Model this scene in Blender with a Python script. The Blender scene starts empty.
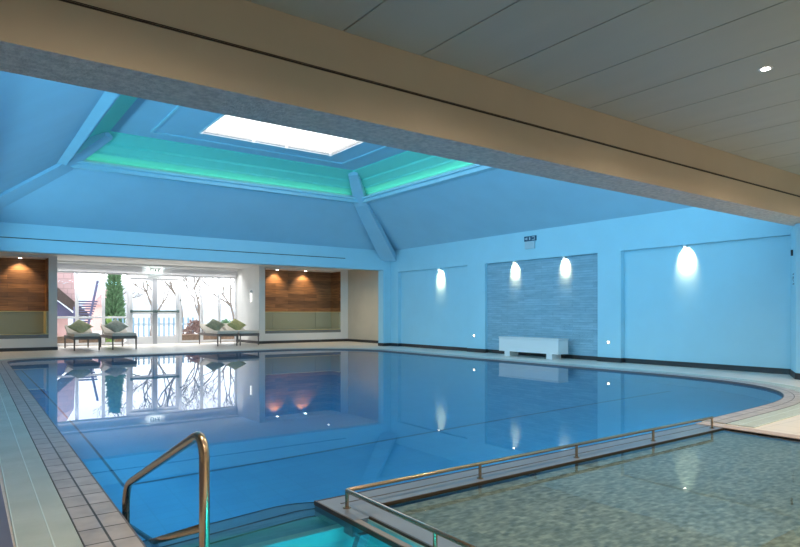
import bpy, bmesh, math, random
from mathutils import Vector, Matrix
from mathutils.geometry import tessellate_polygon
random.seed(7)
C = bpy.context.scene
COL = C.collection
PI = math.pi

# ------------------------------------------------------------------ materials
def new_mat(name):
    m = bpy.data.materials.new(name); m.use_nodes = True
    nt = m.node_tree; nt.nodes.clear()
    out = nt.nodes.new('ShaderNodeOutputMaterial')
    return m, nt, out

def pbr(name, col, rough=0.6, metal=0.0, spec=0.5, var=0.0, vscale=6.0, bump=0.0, bscale=60.0, stretch=(1,1,1), col2=None, emit=None, estr=0.0):
    m, nt, out = new_mat(name)
    b = nt.nodes.new('ShaderNodeBsdfPrincipled')
    b.inputs['Base Color'].default_value = (*col, 1)
    b.inputs['Roughness'].default_value = rough
    b.inputs['Metallic'].default_value = metal
    b.inputs['Specular IOR Level'].default_value = spec
    if emit:
        b.inputs['Emission Color'].default_value = (*emit, 1)
        b.inputs['Emission Strength'].default_value = estr
    nt.links.new(b.outputs[0], out.inputs[0])
    geo = nt.nodes.new('ShaderNodeNewGeometry')
    mp = nt.nodes.new('ShaderNodeMapping'); mp.inputs['Scale'].default_value = stretch
    nt.links.new(geo.outputs['Position'], mp.inputs[0])
    if var > 0 or col2:
        n = nt.nodes.new('ShaderNodeTexNoise'); n.inputs['Scale'].default_value = vscale; n.inputs['Detail'].default_value = 5
        nt.links.new(mp.outputs[0], n.inputs[0])
        r = nt.nodes.new('ShaderNodeValToRGB')
        c2 = col2 if col2 else tuple(max(0, c*(1-var)) for c in col)
        r.color_ramp.elements[0].position = 0.35; r.color_ramp.elements[1].position = 0.65
        r.color_ramp.elements[0].color = (*c2, 1); r.color_ramp.elements[1].color = (*col, 1)
        nt.links.new(n.outputs[0], r.inputs[0]); nt.links.new(r.outputs[0], b.inputs['Base Color'])
    if bump > 0:
        n2 = nt.nodes.new('ShaderNodeTexNoise'); n2.inputs['Scale'].default_value = bscale; n2.inputs['Detail'].default_value = 3
        nt.links.new(mp.outputs[0], n2.inputs[0])
        bp = nt.nodes.new('ShaderNodeBump'); bp.inputs['Strength'].default_value = bump; bp.inputs['Distance'].default_value = 0.01
        nt.links.new(n2.outputs[0], bp.inputs['Height']); nt.links.new(bp.outputs[0], b.inputs['Normal'])
    return m

def brick_mat(name, c1, c2, mortar, bw, bh, msize, axes='XY', offset=0.0, rough=0.5, bump=0.3, use_uv=False, noise=None, spec=0.5):
    """tiles laid in the chosen world plane (metres)"""
    m, nt, out = new_mat(name)
    b = nt.nodes.new('ShaderNodeBsdfPrincipled'); b.inputs['Roughness'].default_value = rough
    b.inputs['Specular IOR Level'].default_value = spec
    nt.links.new(b.outputs[0], out.inputs[0])
    if use_uv:
        src = nt.nodes.new('ShaderNodeTexCoord').outputs['UV']
    else:
        geo = nt.nodes.new('ShaderNodeNewGeometry')
        sp = nt.nodes.new('ShaderNodeSeparateXYZ'); cb = nt.nodes.new('ShaderNodeCombineXYZ')
        nt.links.new(geo.outputs['Position'], sp.inputs[0])
        nt.links.new(sp.outputs[axes[0]], cb.inputs[0]); nt.links.new(sp.outputs[axes[1]], cb.inputs[1])
        src = cb.outputs[0]
    t = nt.nodes.new('ShaderNodeTexBrick')
    t.inputs['Scale'].default_value = 1.0
    t.inputs['Color1'].default_value = (*c1, 1); t.inputs['Color2'].default_value = (*c2, 1); t.inputs['Mortar'].default_value = (*mortar, 1)
    t.inputs['Mortar Size'].default_value = msize; t.inputs['Brick Width'].default_value = bw; t.inputs['Row Height'].default_value = bh
    t.inputs['Mortar Smooth'].default_value = 0.1; t.offset = offset
    nt.links.new(src, t.inputs[0])
    colo = t.outputs[0]
    if noise:
        n = nt.nodes.new('ShaderNodeTexNoise'); n.inputs['Scale'].default_value = noise[0]; n.inputs['Detail'].default_value = 4
        g2 = nt.nodes.new('ShaderNodeNewGeometry'); mp = nt.nodes.new('ShaderNodeMapping')
        if len(noise) > 2: mp.inputs['Scale'].default_value = noise[2]
        nt.links.new(g2.outputs['Position'], mp.inputs[0]); nt.links.new(mp.outputs[0], n.inputs[0])
        mx = nt.nodes.new('ShaderNodeMix'); mx.data_type = 'RGBA'; mx.blend_type = 'MULTIPLY'
        r = nt.nodes.new('ShaderNodeValToRGB'); r.color_ramp.elements[0].position = .35; r.color_ramp.elements[1].position = .65
        r.color_ramp.elements[0].color = (*noise[1], 1); r.color_ramp.elements[1].color = (1, 1, 1, 1)
        nt.links.new(n.outputs[0], r.inputs[0]); mx.inputs[0].default_value = 1.0
        nt.links.new(colo, mx.inputs[6]); nt.links.new(r.outputs[0], mx.inputs[7]); colo = mx.outputs[2]
    nt.links.new(colo, b.inputs['Base Color'])
    if bump:
        bp = nt.nodes.new('ShaderNodeBump'); bp.inputs['Strength'].default_value = bump; bp.inputs['Distance'].default_value = 0.004; bp.invert = True
        nt.links.new(t.outputs[1], bp.inputs['Height']); nt.links.new(bp.outputs[0], b.inputs['Normal'])
    return m

def emis(name, col, s):
    m, nt, out = new_mat(name)
    e = nt.nodes.new('ShaderNodeEmission'); e.inputs[0].default_value = (*col, 1); e.inputs[1].default_value = s
    nt.links.new(e.outputs[0], out.inputs[0]); return m

def glass(name, tint=(1, 1, 1)):
    m, nt, out = new_mat(name)
    t = nt.nodes.new('ShaderNodeBsdfTransparent'); t.inputs[0].default_value = (*tint, 1)
    g = nt.nodes.new('ShaderNodeBsdfGlossy'); g.inputs['Roughness'].default_value = 0.01
    f = nt.nodes.new('ShaderNodeFresnel'); f.inputs[0].default_value = 1.07
    mx = nt.nodes.new('ShaderNodeMixShader')
    nt.links.new(f.outputs[0], mx.inputs[0]); nt.links.new(t.outputs[0], mx.inputs[1]); nt.links.new(g.outputs[0], mx.inputs[2])
    nt.links.new(mx.outputs[0], out.inputs[0]); return m

def clear_water(name, tint, bump, scale):
    m, nt, out = new_mat(name)
    r = nt.nodes.new('ShaderNodeBsdfTransparent'); r.inputs['Color'].default_value = (*tint, 1)
    g = nt.nodes.new('ShaderNodeBsdfGlossy'); g.inputs['Roughness'].default_value = 0.008
    f = nt.nodes.new('ShaderNodeFresnel'); f.inputs[0].default_value = 1.33
    mx = nt.nodes.new('ShaderNodeMixShader')
    geo = nt.nodes.new('ShaderNodeNewGeometry'); n = nt.nodes.new('ShaderNodeTexNoise'); n.inputs['Scale'].default_value = scale
    nt.links.new(geo.outputs['Position'], n.inputs[0])
    bp = nt.nodes.new('ShaderNodeBump'); bp.inputs['Strength'].default_value = bump; bp.inputs['Distance'].default_value = 0.01
    nt.links.new(n.outputs[0], bp.inputs['Height'])
    for s_ in (g, f): nt.links.new(bp.outputs[0], s_.inputs['Normal'])
    nt.links.new(f.outputs[0], mx.inputs[0]); nt.links.new(r.outputs[0], mx.inputs[1]); nt.links.new(g.outputs[0], mx.inputs[2])
    nt.links.new(mx.outputs[0], out.inputs[0]); return m

def water(name, tint, bump, scale):
    m, nt, out = new_mat(name)
    r = nt.nodes.new('ShaderNodeBsdfRefraction'); r.inputs['Color'].default_value = (*tint, 1); r.inputs['IOR'].default_value = 1.33; r.inputs['Roughness'].default_value = 0.0
    g = nt.nodes.new('ShaderNodeBsdfGlossy'); g.inputs['Roughness'].default_value = 0.006
    f = nt.nodes.new('ShaderNodeFresnel'); f.inputs[0].default_value = 1.33
    mx = nt.nodes.new('ShaderNodeMixShader')
    geo = nt.nodes.new('ShaderNodeNewGeometry')
    n = nt.nodes.new('ShaderNodeTexNoise'); n.inputs['Scale'].default_value = scale; n.inputs['Detail'].default_value = 2
    nt.links.new(geo.outputs['Position'], n.inputs[0])
    bp = nt.nodes.new('ShaderNodeBump'); bp.inputs['Strength'].default_value = bump; bp.inputs['Distance'].default_value = 0.01
    nt.links.new(n.outputs[0], bp.inputs['Height'])
    for s in (r, g, f): nt.links.new(bp.outputs[0], s.inputs['Normal'])
    nt.links.new(f.outputs[0], mx.inputs[0]); nt.links.new(r.outputs[0], mx.inputs[1]); nt.links.new(g.outputs[0], mx.inputs[2])
    nt.links.new(mx.outputs[0], out.inputs[0]); return m

M = {}
M['wall_blue'] = pbr('blue_tinted_plaster', (0.43, 0.72, 0.84), 0.75, spec=.2, var=.03, vscale=2)  # part of the hall's blue light is put into this plaster colour
M['roof_blue'] = pbr('blue_tinted_roof_plaster', (0.42, 0.66, 0.80), 0.8, spec=.2, var=.04, vscale=1.5)  # roof colour also carries some of the blue light falling on it
M['cove_green'] = pbr('cove_plaster', (0.24, 0.80, 0.66), 0.7, spec=.2)  # green of the cove LEDs is put into the base colour
M['cream'] = pbr('cream_plaster', (0.62, 0.56, 0.46), 0.8, spec=.2, var=.05, vscale=2)
M['white_wall'] = pbr('white_plaster', (0.72, 0.72, 0.70), 0.7, spec=.2, var=.03, vscale=3)
M['beam'] = pbr('beam_plaster', (0.54, 0.46, 0.365), 0.8, spec=.2, var=.06, vscale=1.5)
M['rough_render'] = pbr('rough_textured_render', (0.80, 0.72, 0.64), 0.9, spec=.2, var=.25, vscale=22, bump=1.0, bscale=45)
M['plank'] = pbr('painted_ceiling_board', (0.47, 0.48, 0.43), 0.6, spec=.3, var=.05, vscale=3, stretch=(1, .2, 1))
M['black'] = pbr('black_skirting', (0.03, 0.028, 0.03), 0.4)
M['dark_gap'] = pbr('dark_gap_fill', (0.035, 0.025, 0.02), 0.6)
M['deck'] = brick_mat('pale_deck_tiles', (.78, .72, .64), (.74, .69, .61), (.58, .53, .48), .3, .3, .004, rough=.35, bump=.1)
M['side_floor'] = pbr('purple_grey_floor', (.16, .16, .22), .35, var=.15, vscale=3)
M['coping'] = brick_mat('mauve_coping_tiles', (.50, .465, .46), (.42, .40, .395), (.06, .06, .06), .228, .118, .006, rough=.45, bump=.3, use_uv=True, noise=(9, (.8, .8, .82)))
M['grate'] = brick_mat('pale_green_overflow_grating', (.54, .62, .59), (.51, .58, .56), (.36, .42, .39), .012, 1.0, .0016, rough=.5, bump=.4, use_uv=True, noise=(3, (.85, .88, .86)))
M['grate_line'] = pbr('pale_strip', (.62, .74, .72), .4)
M['pool_floor'] = brick_mat('blue_pool_floor_tiles', (.045, .28, .50), (.042, .265, .48), (.04, .25, .45), .24, .12, .006, rough=.5, bump=0, noise=(2.5, (.88, .93, .96)))
M['pool_wall'] = brick_mat('blue_pool_wall_tiles', (.05, .28, .48), (.047, .265, .46), (.04, .24, .42), .24, .12, .006, axes='YZ', rough=.5, bump=0)
M['step'] = pbr('blue_grey_step_tiles', (.13, .33, .48), .5, var=.1, vscale=10)
M['well'] = pbr('pale_well_tiles', (.30, .55, .60), .5, var=.15, vscale=5)
M['border_pink'] = pbr('pinkish_border_tiles', (.52, .42, .37), .4, var=.1, vscale=7)
M['edge_grey'] = pbr('grey_edge', (.14, .14, .15), .5)
M['marking'] = pbr('dark_blue_line', (.012, .06, .12), .5)
M['nosing'] = pbr('dark_nosing', (.01, .02, .04), .5)
M['mosaic'] = brick_mat('grey_green_mosaic', (.36, .42, .42), (.165, .22, .23), (.27, .32, .32), .045, .03, .002, rough=.5, bump=0, noise=(17, (.42, .48, .47), (1, 2.2, 1)), offset=.5)
M['curb'] = pbr('grey_stone_curb', (.17, .21, .27), .3, var=.12, vscale=5)
M['curb_edge'] = pbr('dark_bronze_edge', (.07, .05, .035), .35, metal=.3)
M['tan_strip'] = pbr('tan_stone_strip', (.26, .24, .22), .35, var=.12, vscale=8)
M['steel'] = pbr('bronze_tinted_steel', (.55, .42, .30), .22, metal=1.0)
M['steel_grey'] = pbr('brushed_steel', (.62, .62, .62), .25, metal=1.0)
M['white'] = pbr('white_lacquer', (.80, .80, .80), .35)
M['frame'] = pbr('white_window_frame', (.78, .78, .80), .4)
M['frame_grey'] = pbr('grey_door_frame', (.42, .43, .46), .4)
M['push_bar'] = pbr('dark_green_grey_bar', (.10, .16, .15), .35)
M['glass'] = glass('window_glass', (.97, .98, .98))
M['panel_olive'] = pbr('olive_upholstery', (.36, .37, .26), .7, bump=.15, bscale=200)
M['panel_grey'] = pbr('grey_sill', (.16, .17, .17), .5)
M['gold_trim'] = pbr('cream_gold_trim', (.75, .62, .28), .4)
M['cushion'] = pbr('beige_cushion', (.64, .59, .52), .9, bump=.1, bscale=150)
M['lounger_frame'] = pbr('brown_grey_frame', (.13, .11, .10), .5)
M['patio'] = pbr('light_paving', (.62, .60, .57), .8, var=.1, vscale=2)
M['planter'] = pbr('brown_brick', (.36, .24, .17), .9, var=.25, vscale=8)
M['bark'] = pbr('grey_bark', (.22, .19, .17), .9)
M['conifer'] = pbr('conifer_green', (.16, .30, .15), .9, var=.5, vscale=9)
M['shrub'] = pbr('dry_pink_shrub', (.45, .30, .27), .9, var=.5, vscale=12)
M['leaf'] = pbr('fresh_leaf', (.35, .55, .15), .8)
M['roof_tile'] = brick_mat('pink_roof_tiles', (.55, .36, .36), (.48, .33, .34), (.36, .25, .26), .30, .22, .012, axes='XZ', offset=.5, rough=.8, bump=.4)
M['dark_timber'] = pbr('dark_brown_timber', (.07, .05, .045), .7)
M['pink_wall'] = pbr('pale_pink_wall', (.72, .45, .42), .9)
M['slate_blue'] = pbr('slate_blue_timber', (.12, .12, .22), .7)
M['pale_blue'] = pbr('pale_blue_paint', (.30, .50, .68), .6)
M['hill'] = pbr('hazy_hill', (.42, .47, .52), 1.0, var=.2, vscale=.3)
M['sign_white'] = pbr('sign_panel_white', (.8, .85, .82), .4, emit=(.85, 1, .92), estr=.3)
M['sign_dark'] = pbr('sign_ink', (.02, .07, .05), .5)
M['sign_blue'] = pbr('sign_dark_blue', (.03, .10, .17), .5)
M['sign_pale'] = pbr('sign_pale', (.5, .62, .68), .5)
M['sconce_glow'] = emis('sconce_glow', (1, .97, .9), 3.0)
M['lamp_warm'] = emis('lamp_warm', (1.0, .86, .62), 12.0)
M['lamp_white'] = emis('lamp_white', (1.0, .92, .78), 25.0)
M['led_blue'] = emis('led_blue', (.25, .65, 1.0), 2.0)
M['led_green'] = emis('led_green', (.2, 1.0, .6), 2.0)

def wood_mat():
    m, nt, out = new_mat('horizontal_timber_boards')
    b = nt.nodes.new('ShaderNodeBsdfPrincipled'); b.inputs['Roughness'].default_value = .55
    nt.links.new(b.outputs[0], out.inputs[0])
    geo = nt.nodes.new('ShaderNodeNewGeometry'); sp = nt.nodes.new('ShaderNodeSeparateXYZ'); cb = nt.nodes.new('ShaderNodeCombineXYZ')
    nt.links.new(geo.outputs['Position'], sp.inputs[0])
    ad = nt.nodes.new('ShaderNodeMath'); nt.links.new(sp.outputs[0], ad.inputs[0]); nt.links.new(sp.outputs[1], ad.inputs[1])
    nt.links.new(ad.outputs[0], cb.inputs[0]); nt.links.new(sp.outputs[2], cb.inputs[1])
    t = nt.nodes.new('ShaderNodeTexBrick'); t.inputs['Scale'].default_value = 1
    t.inputs['Color1'].default_value = (.40, .20, .085, 1); t.inputs['Color2'].default_value = (.17, .085, .04, 1); t.inputs['Mortar'].default_value = (.10, .05, .025, 1)
    t.inputs['Brick Width'].default_value = 1.25; t.inputs['Row Height'].default_value = .135; t.inputs['Mortar Size'].default_value = .003; t.offset = .43
    nt.links.new(cb.outputs[0], t.inputs[0])
    mp = nt.nodes.new('ShaderNodeMapping'); mp.inputs['Scale'].default_value = (1.2, 22, 1); nt.links.new(cb.outputs[0], mp.inputs[0])
    n = nt.nodes.new('ShaderNodeTexNoise'); n.inputs['Scale'].default_value = 1.6; n.inputs['Detail'].default_value = 6; nt.links.new(mp.outputs[0], n.inputs[0])
    r = nt.nodes.new('ShaderNodeValToRGB'); r.color_ramp.elements[0].position = .3; r.color_ramp.elements[1].position = .7
    r.color_ramp.elements[0].color = (.45, .42, .40, 1); r.color_ramp.elements[1].color = (1.15, 1.1, 1.05, 1); nt.links.new(n.outputs[0], r.inputs[0])
    mx = nt.nodes.new('ShaderNodeMix'); mx.data_type = 'RGBA'; mx.blend_type = 'MULTIPLY'; mx.inputs[0].default_value = 1
    nt.links.new(t.outputs[0], mx.inputs[6]); nt.links.new(r.outputs[0], mx.inputs[7]); nt.links.new(mx.outputs[2], b.inputs['Base Color'])
    return m
M['wood'] = wood_mat()

def fabric_mat(name, c1, c2):
    m, nt, out = new_mat(name)
    b = nt.nodes.new('ShaderNodeBsdfPrincipled'); b.inputs['Roughness'].default_value = .9
    nt.links.new(b.outputs[0], out.inputs[0])
    tc = nt.nodes.new('ShaderNodeTexCoord'); n = nt.nodes.new('ShaderNodeTexNoise'); n.inputs['Scale'].default_value = 14
    nt.links.new(tc.outputs['Object'], n.inputs[0])
    r = nt.nodes.new('ShaderNodeValToRGB'); r.color_ramp.elements[0].color = (*c1, 1); r.color_ramp.elements[1].color = (*c2, 1)
    r.color_ramp.elements[0].position = .4; r.color_ramp.elements[1].position = .6
    nt.links.new(n.outputs[0], r.inputs[0]); nt.links.new(r.outputs[0], b.inputs['Base Color'])
    return m
M['pillow_olive'] = fabric_mat('olive_green_fabric', (.42, .44, .24), (.52, .53, .32))
M['pillow_grey'] = fabric_mat('sage_grey_fabric', (.40, .42, .36), (.52, .54, .47))
M['pillow_dark'] = fabric_mat('dark_sage_fabric', (.26, .29, .20), (.34, .37, .26))
M['pillow_lime'] = fabric_mat('yellow_green_fabric', (.42, .43, .18), (.55, .53, .26))

# ------------------------------------------------------------------ mesh builder
class MB:
    def __init__(s): s.v = []; s.f = []; s.mi = []; s.uv = {}
    def add(s, vs, fs, mi=0):
        o = len(s.v); s.v += [tuple(p) for p in vs]
        for f in fs: s.f.append([i+o for i in f]); s.mi.append(mi)
        return s
    def box(s, x0, x1, y0, y1, z0, z1, mi=0, rot=None, piv=None):
        vs = [Vector((x, y, z)) for x in (x0, x1) for y in (y0, y1) for z in (z0, z1)]
        if rot is not None:
            p = Vector(piv) if piv else Vector(((x0+x1)/2, (y0+y1)/2, (z0+z1)/2))
            vs = [rot @ (v-p) + p for v in vs]
        return s.add(vs, [(0, 1, 3, 2), (4, 6, 7, 5), (0, 4, 5, 1), (2, 3, 7, 6), (0, 2, 6, 4), (1, 5, 7, 3)], mi)
    def prism(s, pts, z0, z1, mi=0, cap=True):
        n = len(pts)
        vs = [(p[0], p[1], z0) for p in pts] + [(p[0], p[1], z1) for p in pts]
        fs = [(i, (i+1) % n, n+(i+1) % n, n+i) for i in range(n)]
        s.add(vs, fs, mi)
        if cap:
            tr = tessellate_polygon([[Vector((p[0], p[1], 0)) for p in pts]])
            s.add([(p[0], p[1], z1) for p in pts], [tuple(t) for t in tr], mi)
            s.add([(p[0], p[1], z0) for p in pts], [tuple(reversed(t)) for t in tr], mi)
        return s
    def tube(s, pts, r, n=12, mi=0, r1=None):
        pts = [Vector(p) for p in pts]; m = len(pts); vs = []; fs = []
        prev = None
        for i, p in enumerate(pts):
            t = (pts[min(i+1, m-1)] - pts[max(i-1, 0)]).normalized()
            if prev is None:
                a = Vector((0, 0, 1)) if abs(t.z) < .9 else Vector((1, 0, 0)); u = t.cross(a).normalized()
            else:
                u = (prev - t*prev.dot(t)).normalized()
            prev = u; w = t.cross(u)
            rr = r if r1 is None else r + (r1-r)*i/(m-1)
            for k in range(n):
                an = 2*PI*k/n; vs.append(p + u*math.cos(an)*rr + w*math.sin(an)*rr)
        for i in range(m-1):
            for k in range(n):
                fs.append((i*n+k, i*n+(k+1) % n, (i+1)*n+(k+1) % n, (i+1)*n+k))
        fs.append(tuple(reversed(range(n)))); fs.append(tuple(range((m-1)*n, m*n)))
        return s.add(vs, fs, mi)
    def lathe(s, prof, c=(0, 0, 0), n=24, mi=0, axis='z'):
        vs = []; fs = []
        for (r, h) in prof:
            for k in range(n):
                a = 2*PI*k/n; x, y = r*math.cos(a), r*math.sin(a)
                p = {'z': (x, y, h), 'x': (h, x, y), 'y': (x, h, y)}[axis]
                vs.append((c[0]+p[0], c[1]+p[1], c[2]+p[2]))
        for i in range(len(prof)-1):
            for k in range(n): fs.append((i*n+k, i*n+(k+1) % n, (i+1)*n+(k+1) % n, (i+1)*n+k))
        fs.append(tuple(reversed(range(n)))); fs.append(tuple(range((len(prof)-1)*n, len(prof)*n)))
        return s.add(vs, fs, mi)
    def build(s, name, mats, parent=None, bevel=0.0, smooth=False, seg=2, recalc=True, origin=None):
        me = bpy.data.meshes.new(name)
        vs = s.v
        if origin is not None: vs = [(v[0]-origin[0], v[1]-origin[1], v[2]-origin[2]) for v in vs]
        me.from_pydata([tuple(v) for v in vs], [], s.f)
        if not isinstance(mats, (list, tuple)): mats = [mats]
        for m in mats: me.materials.append(M[m] if isinstance(m, str) else m)
        for p, mi in zip(me.polygons, s.mi): p.material_index = mi
        bm = bmesh.new(); bm.from_mesh(me)
        if recalc: bmesh.ops.recalc_face_normals(bm, faces=bm.faces)
        if bevel > 0:
            ed = [e for e in bm.edges if len(e.link_faces) == 2 and e.calc_face_angle(0) > .5]
            bmesh.ops.bevel(bm, geom=ed, offset=bevel, segments=seg, affect='EDGES', profile=.7)
        bm.to_mesh(me); bm.free()
        if smooth:
            for p in me.polygons: p.use_smooth = True
        me.update()
        o = bpy.data.objects.new(name, me); COL.objects.link(o)
        if origin is not None: o.location = origin
        if parent is not None: o.parent = parent
        return o

def empty(name, loc, label, cat, group=None, rz=0, kind=None):
    o = bpy.data.objects.new(name, None); COL.objects.link(o); o.location = loc; o.rotation_euler = (0, 0, rz)
    o.empty_display_size = .1
    return tag(o, label, cat, group, kind)
def tag(o, label=None, cat=None, group=None, kind=None):
    if label: o['label'] = label
    if cat: o['category'] = cat
    if group: o['group'] = group
    if kind: o['kind'] = kind
    return o
def struct(o, label=None, cat=None): return tag(o, label, cat, None, 'structure')
def copy_tree(o, parent=None):
    c = o.copy(); COL.objects.link(c); c.parent = parent
    for ch in list(o.children): copy_tree(ch, c)
    return c

# ------------------------------------------------------------------ dimensions (metres; camera stands at x=0,y=0)
XR = 12.10            # right wall
YB = 17.2             # front face of the far downstand beam
YW = 21.2             # back wall with niches
YG = 23.5             # garden glazing
ZB = 2.62             # underside of beams
ZC = 3.27             # eaves / boarded ceiling
ZR = 2.87             # ceiling of the lounging bay
ZW = -0.022            # water
ZS = -0.008           # shallow pool water
def lx(y): return .67 + .0157*y

def arc(cx, cy, r, a0, a1, n):
    return [(cx + r*math.cos(math.radians(a0+(a1-a0)*i/n)), cy + r*math.sin(math.radians(a0+(a1-a0)*i/n))) for i in range(n+1)]

# pool outline, clockwise from the step well at the near left
left = [(lx(1.6), 1.6), (lx(4), 4), (lx(8), 8), (lx(12), 12), (lx(16.3), 16.3)]
cornerL = arc(lx(16.5)+.8, 16.5, .8, 180, 90, 8)
cornerR = arc(8.05, 15.0, 2.3, 90, 0, 12)
cornerN = [(10.38, 7.4), (10.40, 6.4), (10.36, 5.6), (10.22, 4.95), (9.95, 4.35), (9.5, 3.86), (8.9, 3.54), (8.2, 3.38), (7.4, 3.32), (6.7, 3.28), (6.2, 3.25)]
def chaikin(p, n=2):
    for _ in range(n):
        q = [p[0]]
        for a, b in zip(p[:-1], p[1:]):
            q += [(a[0]*.75+b[0]*.25, a[1]*.75+b[1]*.25), (a[0]*.25+b[0]*.75, a[1]*.25+b[1]*.75)]
        p = q + [p[-1]]
    return p
path = left + cornerL + cornerR + chaikin(cornerN)              # the stretch with coping and grating
water_main = path + [(6.1, 3.19), (1.70, 3.19), (1.70, 2.77), (1.81, 2.77), (1.81, 1.6)]
basin_main = path + [(6.1, 3.19), (1.81, 3.19), (1.81, 1.6)]
GX0, GX1, GY0, GY1 = 1.95, 5.98, -3.0, 2.92
hole = path + [(6.12, 3.19), (6.12, GY0-.02), (1.80, GY0-.02), (1.80, 1.58), (lx(1.6), 1.58)]

def offset(pts, d):
    out = []
    for i, p in enumerate(pts):
        a = Vector(pts[max(i-1, 0)]); b = Vector(pts[min(i+1, len(pts)-1)])
        t = (b-a).normalized(); nrm = Vector((-t.y, t.x))
        out.append((p[0]+nrm.x*d, p[1]+nrm.y*d))
    return out
def band(name, pts, d0, d1, z0, z1, mat, parent=None, vscale=1.0):
    a = offset(pts, d0); b = offset(pts, d1); n = len(pts)
    L = [0]
    for i in range(1, n): L.append(L[-1] + (Vector(pts[i])-Vector(pts[i-1])).length)
    vs = [(p[0], p[1], z1) for p in a] + [(p[0], p[1], z1) for p in b] + [(p[0], p[1], z0) for p in a] + [(p[0], p[1], z0) for p in b]
    fs = [(i, i+1, n+i+1, n+i) for i in range(n-1)] + [(i+1, i, 2*n+i, 2*n+i+1) for i in range(n-1)] + [(n+i, n+i+1, 3*n+i+1, 3*n+i) for i in range(n-1)]
    me = bpy.data.meshes.new(name); me.from_pydata(vs, [], fs)
    uv = me.uv_layers.new(name='UVMap')
    for p in me.polygons:
        for li in p.loop_indices:
            vi = me.loops[li].vertex_index; k = vi % n; row = (vi//n) % 2
            uv.data[li].uv = (L[k], (0 if row == 0 else (d1-d0)))
    me.materials.append(M[mat])
    bm = bmesh.new(); bm.from_mesh(me); bmesh.ops.recalc_face_normals(bm, faces=bm.faces); 
    for f in bm.faces:
        if abs(f.normal.z) > .9 and f.normal.z < 0: f.normal_flip()
    bm.to_mesh(me); bm.free()
    o = bpy.data.objects.new(name, me); COL.objects.link(o)
    if parent: o.parent = parent
    return o

# ------------------------------------------------------------------ floor
outer = [(-3.2, -6.2), (13.2, -6.2), (13.2, 23.6), (-3.2, 23.6)]
polys = [[Vector((p[0], p[1], 0)) for p in outer], [Vector((p[0], p[1], 0)) for p in hole]]
flat = outer + hole
tr = tessellate_polygon(polys)
mb = MB(); mb.add([(p[0], p[1], 0) for p in flat], [tuple(t) for t in tr])
n0 = len(outer); n1 = len(hole)
mb.add([(p[0], p[1], 0) for p in hole] + [(p[0], p[1], -.03) for p in hole], [(i, (i+1) % n1, n1+(i+1) % n1, n1+i) for i in range(n1)])
fl = mb.build('floor', 'deck', recalc=False)
for p in fl.data.polygons:
    pass
bm = bmesh.new(); bm.from_mesh(fl.data)
for f in bm.faces:
    if f.normal.z < -.5: f.normal_flip()
bm.to_mesh(fl.data); bm.free()
struct(fl)
so = MB().prism([(-3.1, -6.0), (.215, -6.0), (.215, 3.3), (.255, 8), (.33, 13), (.42, 16.6), (-3.1, 16.6)], 0.0, .006).build('floor_side', 'side_floor'); struct(so)
# ------------------------------------------------------------------ swimming pool
pool = empty('swimming_pool', (5.5, 10, 0), 'large indoor swimming pool of calm blue water in the middle of the hall', 'swimming pool')
def par(o, p):
    o.parent = p; o.matrix_parent_inverse = Matrix.Translation(-Vector(p.location)); return o
mb = MB()
n1 = len(basin_main)
mb.add([(p[0], p[1], -.02) for p in basin_main] + [(p[0], p[1], -1.25) for p in basin_main], [(i, (i+1) % n1, n1+(i+1) % n1, n1+i) for i in range(n1)], 1)
tr = tessellate_polygon([[Vector((p[0], p[1], 0)) for p in basin_main]])
mb.add([(p[0], p[1], -1.25) for p in basin_main], [tuple(t) for t in tr], 0)
par(mb.build('basin', ['pool_floor', 'pool_wall'], recalc=False), pool)
tr = tessellate_polygon([[Vector((p[0], p[1], 0)) for p in water_main]])
wm = MB().add([(p[0], p[1], ZW) for p in water_main], [tuple(t) for t in tr]).build('water', water('calm_blue_water', (.80, .95, 1.0), .013, 2.2), recalc=False)
for o_ in (wm,):
    bm = bmesh.new(); bm.from_mesh(o_.data)
    for f in bm.faces:
        if f.normal.z < 0: f.normal_flip()
    bm.to_mesh(o_.data); bm.free()
par(wm, pool)
par(band('coping', path, 0.0, .235, -.02, .007, 'coping'), pool)
par(band('overflow_grate', path, .237, .49, -.01, .005, 'grate'), pool)
par(band('grate_seam', path, .345, .352, 0.0, .0065, 'grate_line'), pool)
par(band('grate_edge_strip', path, .49, .497, -.01, .008, 'grate_line'), pool)
par(band('overflow_channel_edge', path, -.004, 0.004, -.05, .0075, 'edge_grey'), pool)
# lane marking across the floor
par(MB().box(1.13, 9.6, 5.54, 5.575, -1.25, -1.243).box(1.13, 1.155, 5.58, 15.6, -1.25, -1.243).build('floor_marking', 'marking'), pool)
# entry steps at the near left
def step(y1, z, xr, r):
    y0_ = y1; y1 = y1+.10
    pts = [(.80, 3.02), (.72, y0_)] + [(xr-r+r*math.sin(a), y1-r*.55*(1-math.cos(a))) for a in [PI/2*i/6 for i in range(7)]] + [(xr, 3.02)]
    o = MB().prism([(lx(3), 3.0)] + [(lx(3), y0_)] + pts[2:], -1.25, z).build('pool_step', 'step'); par(o, pool)
    e = MB()
    ed = [(.72, y0_)] + pts[2:-1]
    a = offset(ed, 0.0); b = offset(ed, -.022)
    n = len(ed)
    e.add([(p[0], p[1], z+.004) for p in a]+[(p[0], p[1], z+.004) for p in b]+[(p[0], p[1], z-.02) for p in a], [(i, i+1, n+i+1, n+i) for i in range(n-1)]+[(i, i+1, 2*n+i+1, 2*n+i) for i in range(n-1)])
    o2 = e.build('step_nosing', 'nosing'); o2.parent = o
step(3.15, -.26, 1.81, .15); step(3.47, -.47, 2.0, .25); step(3.83, -.69, 2.12, .35)
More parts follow.
